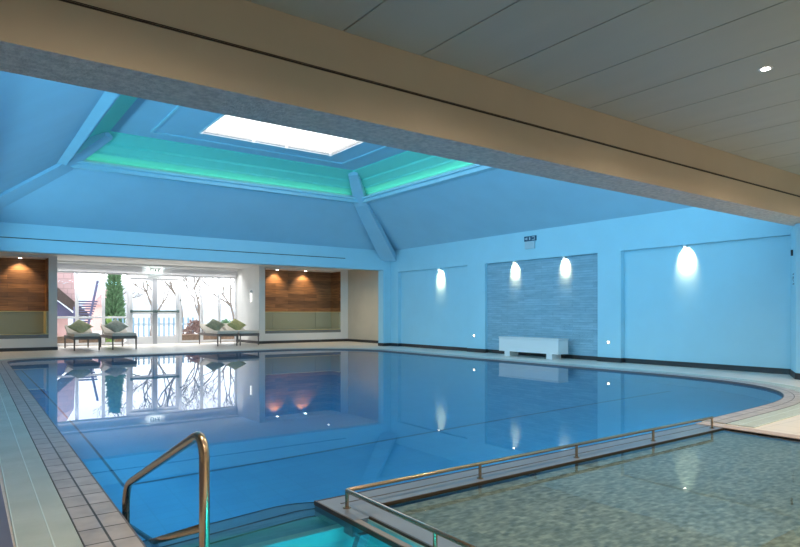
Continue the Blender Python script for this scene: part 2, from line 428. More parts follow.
# step well floor and its wall
par(MB().box(lx(2), 1.81, 1.6, 2.88, -.62, -.58).build('well_floor', 'well'), pool)
par(MB().box(lx(2), 1.81, 2.86, 2.92, -.6, -.12).build('well_wall', 'well'), pool)
par(MB().box(1.798, 1.812, 1.6, 2.86, -.6, -.01).build('well_side', 'well'), pool)
# coping strip carried over the slot, with its strut
par(MB().box(1.70, 1.75, -3.0, 2.78, -.035, 0.0).build('slot_strip', 'tan_strip', bevel=.004), pool)
par(MB().box(1.655, 1.715, 2.62, 2.66, -.6, -.03, rot=Matrix.Rotation(math.radians(9), 3, 'Y'), piv=(1.7, 2.64, -.04)).build('strip_strut', 'curb'), pool)

# ------------------------------------------------------------------ shallow pool
sp_ = empty('shallow_pool', (4, 0, 0), 'shallow pool with grey green mosaic bottom at the near right behind low rail', 'pool')
mb = MB()
mb.add([(GX0, GY0, 0), (GX1, GY0, 0), (GX1, GY1, 0), (GX0, GY1, 0), (GX0, GY0, -.04), (GX1, GY0, -.04), (GX1, GY1, -.04), (GX0, GY1, -.04)],
       [(4, 5, 6, 7)]).add([(GX0, GY0, 0), (GX1, GY0, 0), (GX1, GY1, 0), (GX0, GY1, 0), (GX0, GY0, -.04), (GX1, GY0, -.04), (GX1, GY1, -.04), (GX0, GY1, -.04)], [(0, 1, 5, 4), (1, 2, 6, 5), (2, 3, 7, 6), (3, 0, 4, 7)], 1)
par(mb.build('basin', ['mosaic', 'border_pink'], recalc=False), sp_)
par(MB().add([(GX0, GY0, ZS), (GX1, GY0, ZS), (GX1, GY1, ZS), (GX0, GY1, ZS)], [(0, 1, 2, 3)]).build('water', clear_water('clear_shallow_water', (.90, .98, .96), .012, 4.0), recalc=False), sp_)
# dividing curb: L shaped stone wall
mb = MB()
mb.box(1.81, 5.99, 2.92, 3.19, -1.24, 0.0); mb.box(1.70, 1.812, 2.77, 3.19, -.20, 0.0); mb.box(1.81, 1.95, -3.0, 2.922, -1.24, 0.0)
par(mb.build('dividing_curb', 'curb'), sp_)
mb = MB()
mb.box(1.70, 5.98, 3.184, 3.193, -.02, .003); mb.box(1.80, 5.98, 3.058, 3.068, -.02, .002); mb.box(1.94, 5.98, 2.916, 2.926, -.02, .003)
mb.box(1.695, 1.706, 2.77, 3.19, -.02, .006); mb.box(1.804, 1.816, -3, 2.77, -.02, .006); mb.box(1.946, 1.954, -3, 2.92, -.02, .003); mb.box(1.695, 1.703, -3, 2.77, -.02, .005)
par(mb.build('curb_edging', 'curb_edge'), sp_)
# pinkish border along the deck side
par(MB().box(5.98, 6.13, -3.0, 3.2, -.3, .008).build('pool_border', 'border_pink'), sp_)
for nm in ('pool_border',):
    pass

# low rail on the curb
rail = empty('low_rail', (1.79, 2.99, 0), 'low bronze metal rail running along the curb around the shallow pool', 'rail')
RZ = .098
def smooth_path(pts, r=.05, n=6):
    out = [Vector(pts[0])]
    for i in range(1, len(pts)-1):
        p = Vector(pts[i]); a = (Vector(pts[i-1])-p); b = (Vector(pts[i+1])-p)
        rr = min(r, a.length*.45, b.length*.45); p0 = p+a.normalized()*rr; p1 = p+b.normalized()*rr
        for k in range(n+1):
            t = k/n; out.append(p0*(1-t)**2 + p*2*t*(1-t) + p1*t*t)
    out.append(Vector(pts[-1])); return out
par(MB().tube(smooth_path([(5.89, 2.985, RZ+.006), (1.79, 2.985, RZ), (1.775, -2.6, RZ)], .02), .0125).build('top_rail', 'steel', smooth=True), rail)
for (x, y) in [(5.88, 2.985), (4.88, 2.985), (3.84, 2.985), (2.83, 2.985), (1.79, 2.975), (1.785, 2.18), (1.785, 1.3), (1.785, .2), (1.785, -1.2), (1.785, -2.55)]:
    xx = x if y > 2.9 else 1.785
    o = MB().tube([(xx, y, 0), (xx, y, RZ)], .011).lathe([(.022, 0.0), (.022, .008)], (xx, y, 0), 16).build('post', 'steel', smooth=False); par(o, rail)

# ------------------------------------------------------------------ handrail into the pool
hr = empty('handrail', (.80, 2.4, 0), 'curved steel handrail standing over the pool entry steps at the near left', 'handrail')
XA = .78
top = smooth_path([(XA+.01, 2.40, -.58), (XA+.01, 2.40, .64), (XA, 3.73, .125), (XA, 3.73, -.46)], .13, 8)
par(MB().tube(top, .0205, 16).build('rail_tube', 'steel', smooth=True), hr)
par(MB().tube([(XA+.01, 2.40, .26), (XA, 3.73, -.24)], .0165, 14).build('lower_bar', 'steel', smooth=True), hr)
for (x, y, z) in ((XA+.01, 2.40, -.58), (XA, 3.73, -.47)):
    par(MB().lathe([(.045, 0), (.045, .01), (.03, .02)], (x, y, z), 20).build('floor_flange', 'steel', smooth=False), hr)

# ------------------------------------------------------------------ right wall with shallow recesses
N1 = (13.3, 16.77); N2 = (8.81, 12.56); N3 = (4.73, 8.19); XN = XR+.12; ZN = 2.525
mb = MB()
mb.box(XN, XN+.25, -6.2, YB+.3, -.02, ZC+.1)
mb.box(XR, XN, 4.56, YB, ZN, ZC)
mb.box(11.79, XN, YB, YB+.3, 0, 2.6)
for a, b in ((N1[1], YB), (N2[1], N1[0]), (N3[1], N2[0])): mb.box(XR, XN, a, b, 0, ZN)
struct(mb.build('wall_right', 'wall_blue'))
struct(MB().prism([(XN, 4.73), (XR, 4.73), (11.45, 4.40), (11.25, 4.06), (11.25, 3.4), (XN, 3.4)], 0, ZB).build('wall_pier', 'wall_blue'))
sm = brick_mat('split_stone_courses', (.36, .55, .66), (.29, .46, .56), (.26, .41, .50), .6, .06, .004, axes='YZ', offset=.37, rough=.85, bump=.4, noise=(7, (.82, .86, .88), (1, .5, 3)))
mb = MB(); z = .10; k = 0
rnd = random.Random(3)
while z < ZN-.01:
    h = min(rnd.choice((.05, .065, .08, .10)), ZN-z)
    y = N2[0]
    while y < N2[1]-.001:
        L = min(rnd.uniform(.35, .9), N2[1]-y); t = rnd.uniform(.020, .028)
        mb.box(XN-t, XN+.01, y, y+L, z, z+h-.002); y += L
    z += h
struct(mb.build('wall_stone_panel', sm))
# black skirting
def skirt(name, pts, h=.105, t=.014):
    mb = MB()
    for (a, b) in zip(pts[:-1], pts[1:]):
        a = Vector(a); b = Vector(b); d = (b-a).normalized(); n = Vector((-d.y, d.x))*t
        mb.prism([tuple(a-d*.0), tuple(b+d*.0), tuple(b+n+d*t*.5), tuple(a+n-d*t*.5)], .001, h)
    o = mb.build(name, 'black'); struct(o); return o
skirt('baseboard_right', [(11.25, 3.4), (11.25, 4.06), (11.45, 4.40), (XR, 4.73), (XN, 4.735), (XN, N3[1]), (XR, N3[1]), (XR, N2[0]), (XN, N2[0]), (XN, N2[1]), (XR, N2[1]), (XR, N1[0]), (XN, N1[0]), (XN, N1[1]), (XR, N1[1]), (XR, YB), (11.79, YB), (11.79, YB+.3)])

# white boxy bench
bn = empty('storage_bench', (11.85, 10.43, 0), 'long white boxed bench on two feet against the stone wall panel', 'bench')
par(MB().box(11.62, 11.98, 9.56, 11.53, .13, .47).build('body', 'white', bevel=.006), bn)
par(MB().box(11.612, 11.985, 9.55, 11.54, .475, .505).build('lid', 'white', bevel=.005), bn)
for y in (9.85, 11.25): par(MB().box(11.63, 11.96, y-.09, y+.09, .0, .13).build('foot', 'white', bevel=.004), bn)

# recess lamps on the right wall
LY = [(14.65, 'by the far corner of the wall'), (11.49, ''), (9.81, ''), (6.72, '')]
lamp_labels = ['small round wall downlight above the plain recess nearest the far corner',
               'round wall downlight on the stone panel, the farther of its pair',
               'round wall downlight on the stone panel, the nearer of its pair',
               'round wall downlight above the large plain blue recess nearest the camera']
def spot(name, loc, tgt, col, e, ang, blend=.6, size=.03, parent=None):
    l = bpy.data.lights.new(name, 'SPOT'); l.energy = e; l.color = col; l.spot_size = math.radians(ang); l.spot_blend = blend; l.shadow_soft_size = size
    o = bpy.data.objects.new(name, l); COL.objects.link(o); o.location = loc
    o.rotation_euler = (Vector(tgt)-Vector(loc)).to_track_quat('-Z', 'Y').to_euler()
    if parent: par(o, parent)
    return o
def area(name, loc, direction, sx, sy, col, e, parent=None, spread=180, up='Y'):
    l = bpy.data.lights.new(name, 'AREA'); l.shape = 'RECTANGLE'; l.size = sx; l.size_y = sy; l.energy = e; l.color = col; l.spread = math.radians(spread)
    o = bpy.data.objects.new(name, l); COL.objects.link(o); o.location = loc
    d = Vector(direction).normalized()
    zax = -d
    xa = Vector(up).normalized() if not isinstance(up, str) else Vector((0, 1, 0)); xa = (xa - zax*xa.dot(zax)).normalized(); ya = zax.cross(xa)
    o.rotation_euler = Matrix((xa, ya, zax)).transposed().to_euler()
    if parent: par(o, parent)
    return o
for (y, _), lab in zip(LY, lamp_labels):
    e_ = empty('wall_downlight', (XN-.1, y, ZN), lab, 'light', 'downlights in the right wall recesses')
    par(MB().lathe([(.032, -.05), (.035, -.045), (.035, 0)], (XN-.085, y, ZN), 20).build('housing', 'white', smooth=False), e_)
    par(MB().lathe([(.022, -.056), (.022, -.0505)], (XN-.085, y, ZN), 20).build('lens', 'lamp_white'), e_)
    spot('lamp', (XN-.10, y, ZN-.07), (XN, y, ZN-.16), (1, .70, .36), 300, 96, .8, .03, e_)
for y, z, lab in ((13.0, .47, 'tiny bright square guide light low on the wall pier left of the bench'), (8.51, .45, 'tiny bright square guide light low on the wall pier right of the bench')):
    e_ = empty('guide_light', (XR, y, z), lab, 'light', 'low guide lights on the wall piers')
    par(MB().box(XR-.012, XR, y-.045, y+.045, z-.045, z+.045).build('plate', 'white', bevel=.002), e_)
    par(MB().add([(XR-.014, y-.03, z+.02), (XR-.014, y+.03, z+.02), (XR-.014, y, z-.035), (XR-.0125, y-.03, z+.02), (XR-.0125, y+.03, z+.02), (XR-.0125, y, z-.035)],
                 [(0, 1, 2), (5, 4, 3), (0, 3, 4, 1), (1, 4, 5, 2), (2, 5, 3, 0)]).build('lens', 'lamp_warm'), e_)

# emergency sign and box high on the right wall
e_ = empty('emergency_sign', (XR, 10.85, 2.8), 'dark emergency sign above a pale box high over the stone panel', 'sign')
par(MB().box(XR-.05, XR, 10.70, 11.02, 2.80, 2.99).build('battery_box', 'sign_pale', bevel=.004), e_)
par(MB().box(XR-.03, XR, 10.66, 11.06, 3.0, 3.13).build('sign_face', 'sign_blue', bevel=.002), e_)
mb = MB(); X_ = XR-.0325
mb.box(X_, XR-.03, 10.95, 10.97, 3.03, 3.10); mb.box(X_, XR-.03, 10.97, 11.03, 3.05, 3.08)
par(mb.build('arrow_symbol', 'sign_pale'), e_); mb = MB()
mb.box(X_, XR-.03, 10.70, 10.79, 3.02, 3.035); mb.box(X_, XR-.03, 10.70, 10.79, 3.095, 3.11); mb.box(X_, XR-.03, 10.70, 10.715, 3.02, 3.11)
par(mb.build('door_symbol', 'sign_pale'), e_); mb = MB()
mb.lathe([(.012, 0), (.012, .002)], (X_, 10.87, 3.105), 12, axis='x'); mb.box(X_, XR-.03, 10.85, 10.885, 3.03, 3.09)
par(mb.build('figure_symbol', 'sign_pale'), e_)
tag(MB().box(XR-.02, XR, 17.21, 17.33, 1.74, 1.85).box(XR-.024, XR-.02, 17.23, 17.31, 1.76, 1.83).build('control_panel', 'sign_blue', bevel=.002), 'small dark wall control panel at the far right corner pillar', 'control panel')
# items on the splayed pier at right
pd = Vector((XR-11.45, 4.73-4.40, 0)).normalized(); pn = Vector((-pd.y, pd.x, 0))
def on_pier(t, z, w, h, d=.012):
    c = Vector((XR, 4.73, 0)) - pd*t; mb = MB(); a = c-pd*w/2; b = c+pd*w/2
    n_ = pn
    vs = []
    for q in (a, b, b+n_*d, a+n_*d): vs.append((q.x, q.y))
    return mb.prism(vs, z-h/2, z+h/2)
tag(on_pier(.30, 2.17, .07, .10, .03).build('wall_sensor', 'black'), 'small black sensor box high on the pier at right edge', 'sensor')
e_ = empty('notice', (XR-.5, 4.5, 1.6), 'small blue notice with dark symbols on the pier at right edge', 'notice')
par(on_pier(.42, 1.70, .26, .24, .004).build('notice_board', 'wall_blue'), e_)
mb = MB()
def pier_mark(t, z, w, h):
    b = on_pier(t, z, w, h, .006); mb.add(b.v, b.f)
pier_mark(.42, 1.79, .20, .018); pier_mark(.36, 1.72, .05, .07); pier_mark(.45, 1.73, .04, .04); pier_mark(.45, 1.67, .06, .02); pier_mark(.38, 1.62, .10, .018); pier_mark(.50, 1.62, .06, .03)
par(mb.build('notice_print', 'sign_blue'), e_)

# ------------------------------------------------------------------ beams
mb = MB(); mb.box(-3.2, XN, 4.05, 4.55, ZB, ZC+.35, 0)
bo = mb.build('beam', ['beam', 'rough_render', 'wall_blue'])
for p in bo.data.polygons:
    if p.normal.z < -.5: p.material_index = 1
    if p.normal.y > .5: p.material_index = 2
struct(bo)
struct(MB().box(-3.2, XN, 4.040, 4.05, 2.930, 2.938).box(-3.2, XN, 4.044, 4.05, 2.944, 2.948).build('trim_1', 'dark_gap'))  # raised dark strips stand in for the shadow gap along the beam
mb = MB(); mb.box(-3.2, XR+.1, YB, YB+.3, 2.60, ZC+.1)
struct(mb.build('beam_far', 'wall_blue'))
struct(MB().box(-3.2, 10.28, YB-.006, YB, 2.91, 2.93).build('trim_2', 'dark_gap'))  # dark strip in place of the far beam's shadow gap
struct(MB().box(-.35, 0.0, 4.55, YB, ZB, ZC+.1).build('beam_left', 'wall_blue'))
# boarded ceiling near the camera
mb = MB(); x = 3.9-.75*10
while x < 12.1:
    mb.box(max(x, -3.2)+.006, min(x+.75, XN)-.006, -6.2, 4.045, ZC, ZC+.02); x += .75
struct(mb.build('ceiling', 'plank', bevel=.002, seg=1))
struct(MB().box(-3.2, XN, -6.2, 4.045, ZC+.02, ZC+.06).build('ceiling_backing', 'dark_gap'))
# ------------------------------------------------------------------ pyramid roof
E = [(0, 4.55), (XR, 4.55), (XR, YB), (0, YB)]
R1 = [(1.91, 6.4), (9.75, 6.4), (9.75, 15.4), (1.91, 15.4)]
R2 = [(2.72, 7.2), (9.04, 7.2), (9.04, 14.7), (2.72, 14.7)]
Z1 = 4.48; Z2 = 5.15
mb = MB()
vs = [(*p, ZC) for p in E] + [(*p, Z1) for p in R1]
mb.add(vs, [(i, (i+1) % 4, 4+(i+1) % 4, 4+i) for i in range(4)])
mb.add([(p[0], p[1], v) for v, P in ((ZC+.12, E), (Z1+.12, R1)) for p in P], [(i, (i+1) % 4, 4+(i+1) % 4, 4+i) for i in range(4)])
struct(mb.build('ceiling_slopes', 'roof_blue', recalc=False))
def lerp_rect(t, dz=0): return [(a[0]+(b[0]-a[0])*t, a[1]+(b[1]-a[1])*t) for a, b in zip(R1, R2)]
def frustum(mb, P, z0, Q, z1):
    mb.add([(*p, z0) for p in P] + [(*p, z1) for p in Q], [(i, (i+1) % 4, 4+(i+1) % 4, 4+i) for i in range(4)])
mb = MB(); zc = Z1+.05; t = 0; prev = lerp_rect(0)
prof = [(-.3, 0.0), (-.25, .10), (-.02, .20), (-.02, .27), (.22, .40), (.22, .47), (.5, .64), (.5, .72), (1.0, .95), (1.0, 1.0)]
for (t0, h0), (t1, h1) in zip(prof[:-1], prof[1:]):
    frustum(mb, lerp_rect(t0), Z1+h0*(Z2-Z1), lerp_rect(t1), Z1+h1*(Z2-Z1))
struct(mb.build('ceiling_cove', 'cove_green', recalc=False))
# trim frame under the cove
def rect_frame(mb, P, w_in, w_out, z0, z1):
    (x0, y0), (x1, y1) = P[0], P[2]
    mb.box(x0-w_out, x1+w_out, y0-w_out, y0+w_in, z0, z1); mb.box(x0-w_out, x1+w_out, y1-w_in, y1+w_out, z0, z1)
    mb.box(x0-w_out, x0+w_in, y0+w_in, y1-w_in, z0, z1); mb.box(x1-w_in, x1+w_out, y0+w_in, y1-w_in, z0, z1)
mb = MB(); rect_frame(mb, R1, .05, .25, Z1-.09, Z1+.01); rect_frame(mb, R1, .13, 0, Z1-.0, Z1+.012); rect_frame(mb, R1, .13, -.11, Z1+.012, Z1+.05)
struct(mb.build('trim_3', 'wall_blue'))
# flat upper ceiling with skylight opening
SX0, SX1, SY0, SY1 = 4.40, 7.71, 8.2, 13.6
mb = MB()
mb.box(2.7, SX0, 7.15, 14.75, Z2, Z2+.1); mb.box(SX1, 9.1, 7.15, 14.75, Z2, Z2+.1)
mb.box(SX0, SX1, 7.15, SY0, Z2, Z2+.1); mb.box(SX0, SX1, SY1, 14.75, Z2, Z2+.1)
struct(mb.build('ceiling_upper', 'roof_blue'))
mb = MB()
for (a, b, c, d) in ((3.47, 3.53, 7.2, 14.2), (8.35, 8.41, 7.2, 14.2), (3.53, 8.35, 14.14, 14.2)): mb.box(a, b, c, d, Z2-.03, Z2+.002)
struct(mb.build('trim_4', 'wall_blue'))
# hip ribs
def rib(i):
    P = [Vector((*E[i], ZC-.05)), Vector((*R1[i], Z1-.05)), Vector((*R2[i], Z2-.02))]
    c = Vector((6.05, 11.3, 0)); d = (Vector((R1[i][0], R1[i][1], 0)) - Vector((E[i][0], E[i][1], 0))).normalized(); sd = Vector((-d.y, d.x, 0))
    mb = MB(); w = .27
    if i == 2: P[0] = Vector((11.93, 17.08, 3.02))
    vs = []
    for k, p in enumerate(P):
        ww = (w, .20, .14)[k]
        vs += [p+sd*ww-Vector((0, 0, .12)), p-sd*ww-Vector((0, 0, .12)), p-sd*ww+Vector((0, 0, .10)), p+sd*ww+Vector((0, 0, .10))]
    fs = [(3, 2, 1, 0), (8, 9, 10, 11)]
    for k in (0, 4):
        for j in range(4): fs.append((k+j, k+(j+1) % 4, k+4+(j+1) % 4, k+4+j))
    mb.add(vs, fs); return mb.build('trim_%d' % (5+i), 'roof_blue')
for i in range(4): struct(rib(i))
# skylight
sk = bpy.data.objects.new('window_1', None); COL.objects.link(sk); sk.location = (6.05, 10.9, Z2); struct(sk)
mb = MB()
H0, H1 = Z2-.0, Z2+.012
mb.box(SX0-.03, SX0, SY0-.03, SY1+.03, Z2-.02, Z2+.1); mb.box(SX1, SX1+.03, SY0-.03, SY1+.03, Z2-.02, Z2+.1)
mb.box(SX0, SX1, SY0-.03, SY0, Z2-.02, Z2+.1); mb.box(SX0, SX1, SY1, SY1+.03, Z2-.02, Z2+.1)
par(mb.build('window_frame', 'white'), sk)
mb = MB()
for x in (SX0+.02, 5.63, 6.48, SX1-.02): mb.box(x-.035, x+.035, SY1-.005, SY1+.06, Z2-.03, Z2+.1)
par(mb.build('bracket', 'white'), sk)
def diffuser():
    m, nt, out = new_mat('opal_skylight_glazing')
    t = nt.nodes.new('ShaderNodeBsdfTranslucent'); t.inputs[0].default_value = (.95, .95, .93, 1)
    tr_ = nt.nodes.new('ShaderNodeBsdfTransparent'); tr_.inputs[0].default_value = (.95, .95, .95, 1)
    mx = nt.nodes.new('ShaderNodeMixShader'); mx.inputs[0].default_value = .75
    nt.links.new(t.outputs[0], mx.inputs[1]); nt.links.new(tr_.outputs[0], mx.inputs[2]); nt.links.new(mx.outputs[0], out.inputs[0]); return m
par(MB().box(SX0, SX1, SY0, SY1, H1, H1+.01).build('pane', diffuser()), sk)

# LED strips: unseen blue ones added to light the walls, green on the cove ledge
def led(name, label, x0, x1, y0, y1, z0, z1, mat, group, light, spread=180):
    e_ = empty(name, ((x0+x1)/2, (y0+y1)/2, z0), label, 'light', group)
    par(MB().box(x0, x1, y0, y1, z0, z1).build('channel', 'white'), e_)
    area('lamp', *light[:6], parent=e_, up=(light[6] if len(light) > 6 else 'Y'), spread=spread)
    return e_
BL = (.28, .72, 1.0)
led('led_strip', 'long unseen blue light strip added on the left side beam', 0.0, .05, 5.0, 16.8, 2.84, 2.88, 'led_blue', 'added blue light strips', ((.09, 10.9, 2.90), (1, 0, -.05), 10.6, .14, BL, 225), 125)
led('led_strip', 'long unseen blue light strip added on the back of the near beam', .4, 11.7, 4.55, 4.60, 3.02, 3.06, 'led_blue', 'added blue light strips', ((5.5, 4.66, 3.10), (0, 1, .30), 10.0,   .24, BL, 190, (1, 0, 0)))
GC = (.45, 1.0, .55)
led('led_strip', 'green light strip hidden on the far ledge of the roof cove', 2.3, 9.4, 15.30, 15.34, Z1+.012, Z1+.03, 'led_green', 'green cove light strips', ((5.83, 15.32, Z1+.05), (0, .6, 1), 7.0, .05, GC, 2.6, (1, 0, 0)))
led('led_strip', 'green light strip hidden on the right ledge of the roof cove', 9.65, 9.69, 6.8, 15.0, Z1+.012, Z1+.03, 'led_green', 'green cove light strips', ((9.67, 10.9, Z1+.05), (.6, 0, 1), 8.2, .05, GC, 3.6))
led('led_strip', 'green light strip hidden on the left ledge of the roof cove', 1.97, 2.01, 6.8, 15.0, Z1+.012, Z1+.03, 'led_green', 'green cove light strips', ((1.99, 10.9, Z1+.05), (-.6, 0, 1), 8.2, .05, GC, 3.6))

# ------------------------------------------------------------------ lounging bay behind the far beam
struct(MB().box(-3.2, 13.2, YB+.3, 24.0, ZR, ZR+.1).build('ceiling_bay', 'white_wall'))
D_ = .80
# back wall pieces
mb = MB()
for (a, b) in ((-3.2, 2.25), (9.23, 12.47)):
    for q in ((a, b, YW, YW+D_+.1, 0, .37), (a, b, YW, YW+D_+.1, 2.80, ZR), (a, b, YW+D_, YW+D_+.1, .37, 2.8)):   # plinth, niche ceiling, niche back
        struct(MB().box(*q).build('wall_back', 'white_wall'))
for (a, b) in ((2.25, 2.48), (9.0, 9.23), (12.47, 12.80)): struct(MB().box(a, b, YW, YW+D_+.1, 0, ZR).build('wall_pier', 'white_wall'))
struct(MB().box(2.30, 2.48, YW+D_+.1, YG+.1, 0, ZR).build('wall_bay_left', 'white_wall'))
struct(MB().box(9.0, 9.18, YW+D_+.1, YG+.1, 0, ZR).build('wall_bay_right', 'white_wall'))
struct(MB().prism([(12.80, YB+.3), (12.80, YW+.95), (13.1, YW+.95), (13.1, YB+.3)], 0, ZR).build('wall_recess', 'cream'))
skirt('baseboard_back', [(12.80, YB+.3), (12.80, YW)], .10)
skirt('baseboard_left', [(12.80, YW), (9.0, YW), (9.0, YG)], .10)
skirt('baseboard_pier', [(2.48, YW+.2), (2.48, YW), (-3.2, YW)], .10)
# niches
def niche(x0, x1, name, label, jx, edge):
    e_ = empty(name, ((x0+x1)/2, YW+.4, .37), label, 'alcove', 'timber lined seating alcoves')
    par(MB().box(x0+.0, x1-.0, YW+D_-.03, YW+D_, 1.19, 2.8).build('timber_back', 'wood'), e_)
    for q in (x0, x1-.02): par(MB().box(q, q+.02, YW+.02, YW+D_-.03, 1.19, 2.8).build('timber_side', 'wood'), e_)
    xs = [x0+.03]+jx+[x1-.03]
    for a, b in zip(xs[:-1], xs[1:]): par(MB().box(a+.004, b-.004, YW+D_-.10, YW+D_, .50, 1.17).build('back_cushion', 'panel_olive', bevel=.008), e_)
    for xx in (x0, x1-.06): par(MB().box(xx, xx+.06, YW+.03, YW+D_-.10, .50, 1.17).build('side_cushion', 'panel_olive', bevel=.008), e_)
    mb = MB().box(x0, x1, YW+D_-.11, YW+D_-.02, 1.172, 1.192); mb.box(x0, x1, YW+.03, YW+.06, .485, .505)
    mb.box(x1-.065, x1-.055, YW+.03, YW+D_-.1, .5, 1.19) if edge else mb.box(x1-.06, x1, YW+.03, YW+D_-.1, 1.172, 1.192)
    par(mb.build('light_trim', 'gold_trim'), e_)
    par(MB().box(x0, x1, YW+.01, YW+D_, .372, .485).build('seat', 'panel_grey', bevel=.004), e_)
    return e_
niche(-3.1, 2.25, 'seating_alcove', 'timber lined seating alcove with olive panel at the far left', [-1.5, .2], True)
niche(9.23, 12.47, 'seating_alcove', 'timber lined seating alcove with olive panel right of the windows', [9.85, 11.7], False)
def downlight(x, y, z, label, group, name='ceiling_downlight', e=30, ang=110, tgt=None, col=(1, .80, .55), r=.045, mat='lamp_white', blend=.7):
    e_ = empty(name, (x, y, z), label, 'light', group)
    par(MB().lathe([(r+.02, -.006), (r+.022, 0)], (x, y, z), 24).build('trim_ring', 'white'), e_)
    par(MB().lathe([(r, -.009), (r, -.0062)], (x, y, z), 24).build('lens', mat), e_)
    spot('lamp', (x, y, z-.02), tgt or (x, y, 0), col, e, ang, blend, .04, e_)
    return e_
downlight(9.95, YW+.50, 2.8, 'ceiling downlight in the right alcove, the left of its pair', 'alcove downlights', e=75, ang=100, tgt=(9.95, YW+.80, 1.9), col=(1, .72, .42), r=.05)
downlight(11.15, YW+.50, 2.8, 'ceiling downlight in the right alcove, the right of its pair', 'alcove downlights', e=75, ang=100, tgt=(11.15, YW+.80, 1.9), col=(1, .72, .42), r=.05)
downlight(.20, YW+.50, 2.8, 'ceiling downlight in the far left alcove, at the frame edge', 'alcove downlights', e=75, ang=100, tgt=(.2, YW+.80, 1.9), col=(1, .72, .42), r=.05)
downlight(1.55, YW+.50, 2.8, 'ceiling downlight in the far left alcove beside the pier', 'alcove downlights', e=75, ang=100, tgt=(1.55, YW+.80, 1.9), col=(1, .72, .42), r=.05)
# warm lights washing the near part of the room
for x in (.8, 3.3, 5.78, 8.3, 10.8):
    lab = 'small bright round downlight in the boarded ceiling above the shallow pool' if x == 5.78 else 'added round downlight in the boarded ceiling beyond the picture frame'
    downlight(x, 2.46, ZC, lab, 'boarded ceiling downlights', e=185, ang=160, col=(1, .80, .56), r=.035)
for x in (.8, 4.5, 8.3):  # unseen rows added for more warm light on the near ceiling
    for y in (-.8, -4.0): downlight(x, y, ZC, 'added round downlight in the boarded ceiling beyond the picture frame', 'boarded ceiling downlights', e=215, ang=160, col=(1, .82, .62), r=.035)
e_ = empty('strip_light', (5.7, YG-.2, 2.8), 'thin white strip light along the ceiling above the garden windows', 'light')
par(MB().box(2.6, 8.9, YG-.60, YG-.24, 2.815, 2.865).build('housing', 'white'), e_)
area('lamp', (5.75, YG-.42, 2.81), (0, .05, -1), 6.2, .30, (1, .98, .97), 90, e_, 115, (1, 0, 0))
for x, lab in ((-.6, 'added ceiling downlight before the far left alcove'), (10.9, 'added ceiling downlight before the right alcove')):
    downlight(x, 19.4, ZR, lab, 'added bay downlights', e=110, ang=150, col=(1, .78, .5), r=.035)  # added to cast warm light on the floor before the alcoves
# cup lamp on the window bay wall
e_ = empty('wall_sconce', (9.0, 21.85, 1.95), 'small white wall sconce glowing downwards beside the garden windows', 'wall light')
par(MB().box(8.99, 9.0, 21.8, 21.9, 1.88, 2.02).build('back_plate', 'white', bevel=.002), e_)
par(MB().lathe([(.04, .03), (.05, .1), (.045, .13), (.02, .14)], (8.94, 21.85, 1.86), 20).build('shade', 'white', smooth=True), e_)
par(MB().tube([(8.94, 21.85, 1.895), (8.94, 21.85, 1.56)], .022, 14).build('glow_strip', 'sconce_glow', smooth=True), e_)  # glowing tube stands for the strip of glow below the shade

# ------------------------------------------------------------------ garden glazing
def ZF(x): return 0
gz = [2.48, 3.32, 4.14, 4.94]
def window_unit(idx, x0, x1, z0, z1, rails=(), fr=.05):
    w = bpy.data.objects.new('window_%d' % idx, None); COL.objects.link(w); w.location = ((x0+x1)/2, YG, 0); struct(w)
    mb = MB(); f = fr
    mb.box(x0, x0+f, YG-.04, YG+.04, z0, z1); mb.box(x1-f, x1, YG-.04, YG+.04, z0, z1)
    mb.box(x0+f, x1-f, YG-.04, YG+.04, z0, z0+f*1.6); mb.box(x0+f, x1-f, YG-.04, YG+.04, z1-f, z1)
    for r in rails: mb.box(x0+f, x1-f, YG-.04, YG+.04, r-.035, r+.035)
    par(mb.build('window_frame', 'frame', bevel=.004, seg=1), w)
    par(MB().box(x0+f, x1-f, YG-.006, YG+.006, z0+f*1.6, z1-f).build('pane', 'glass'), w)
ZT = 2.56
window_unit(2, 2.48, 3.34, .02, ZT, (.98,)); window_unit(3, 3.34, 4.17, .02, ZT, (.98,)); window_unit(4, 4.17, 4.98, .02, ZT, (.98,))
window_unit(5, 6.82, 7.63, .02, ZT); window_unit(6, 7.63, 8.32, .02, ZT); window_unit(7, 8.32, 9.0, .02, ZT)
struct(MB().box(2.48, 9.0, YG-.10, YG+.08, ZT, ZR).build('trim_9', 'frame'))
struct(MB().box(2.48, 9.0, YG-.16, YG-.10, 2.80, ZR-.002).build('trim_10', 'white'))
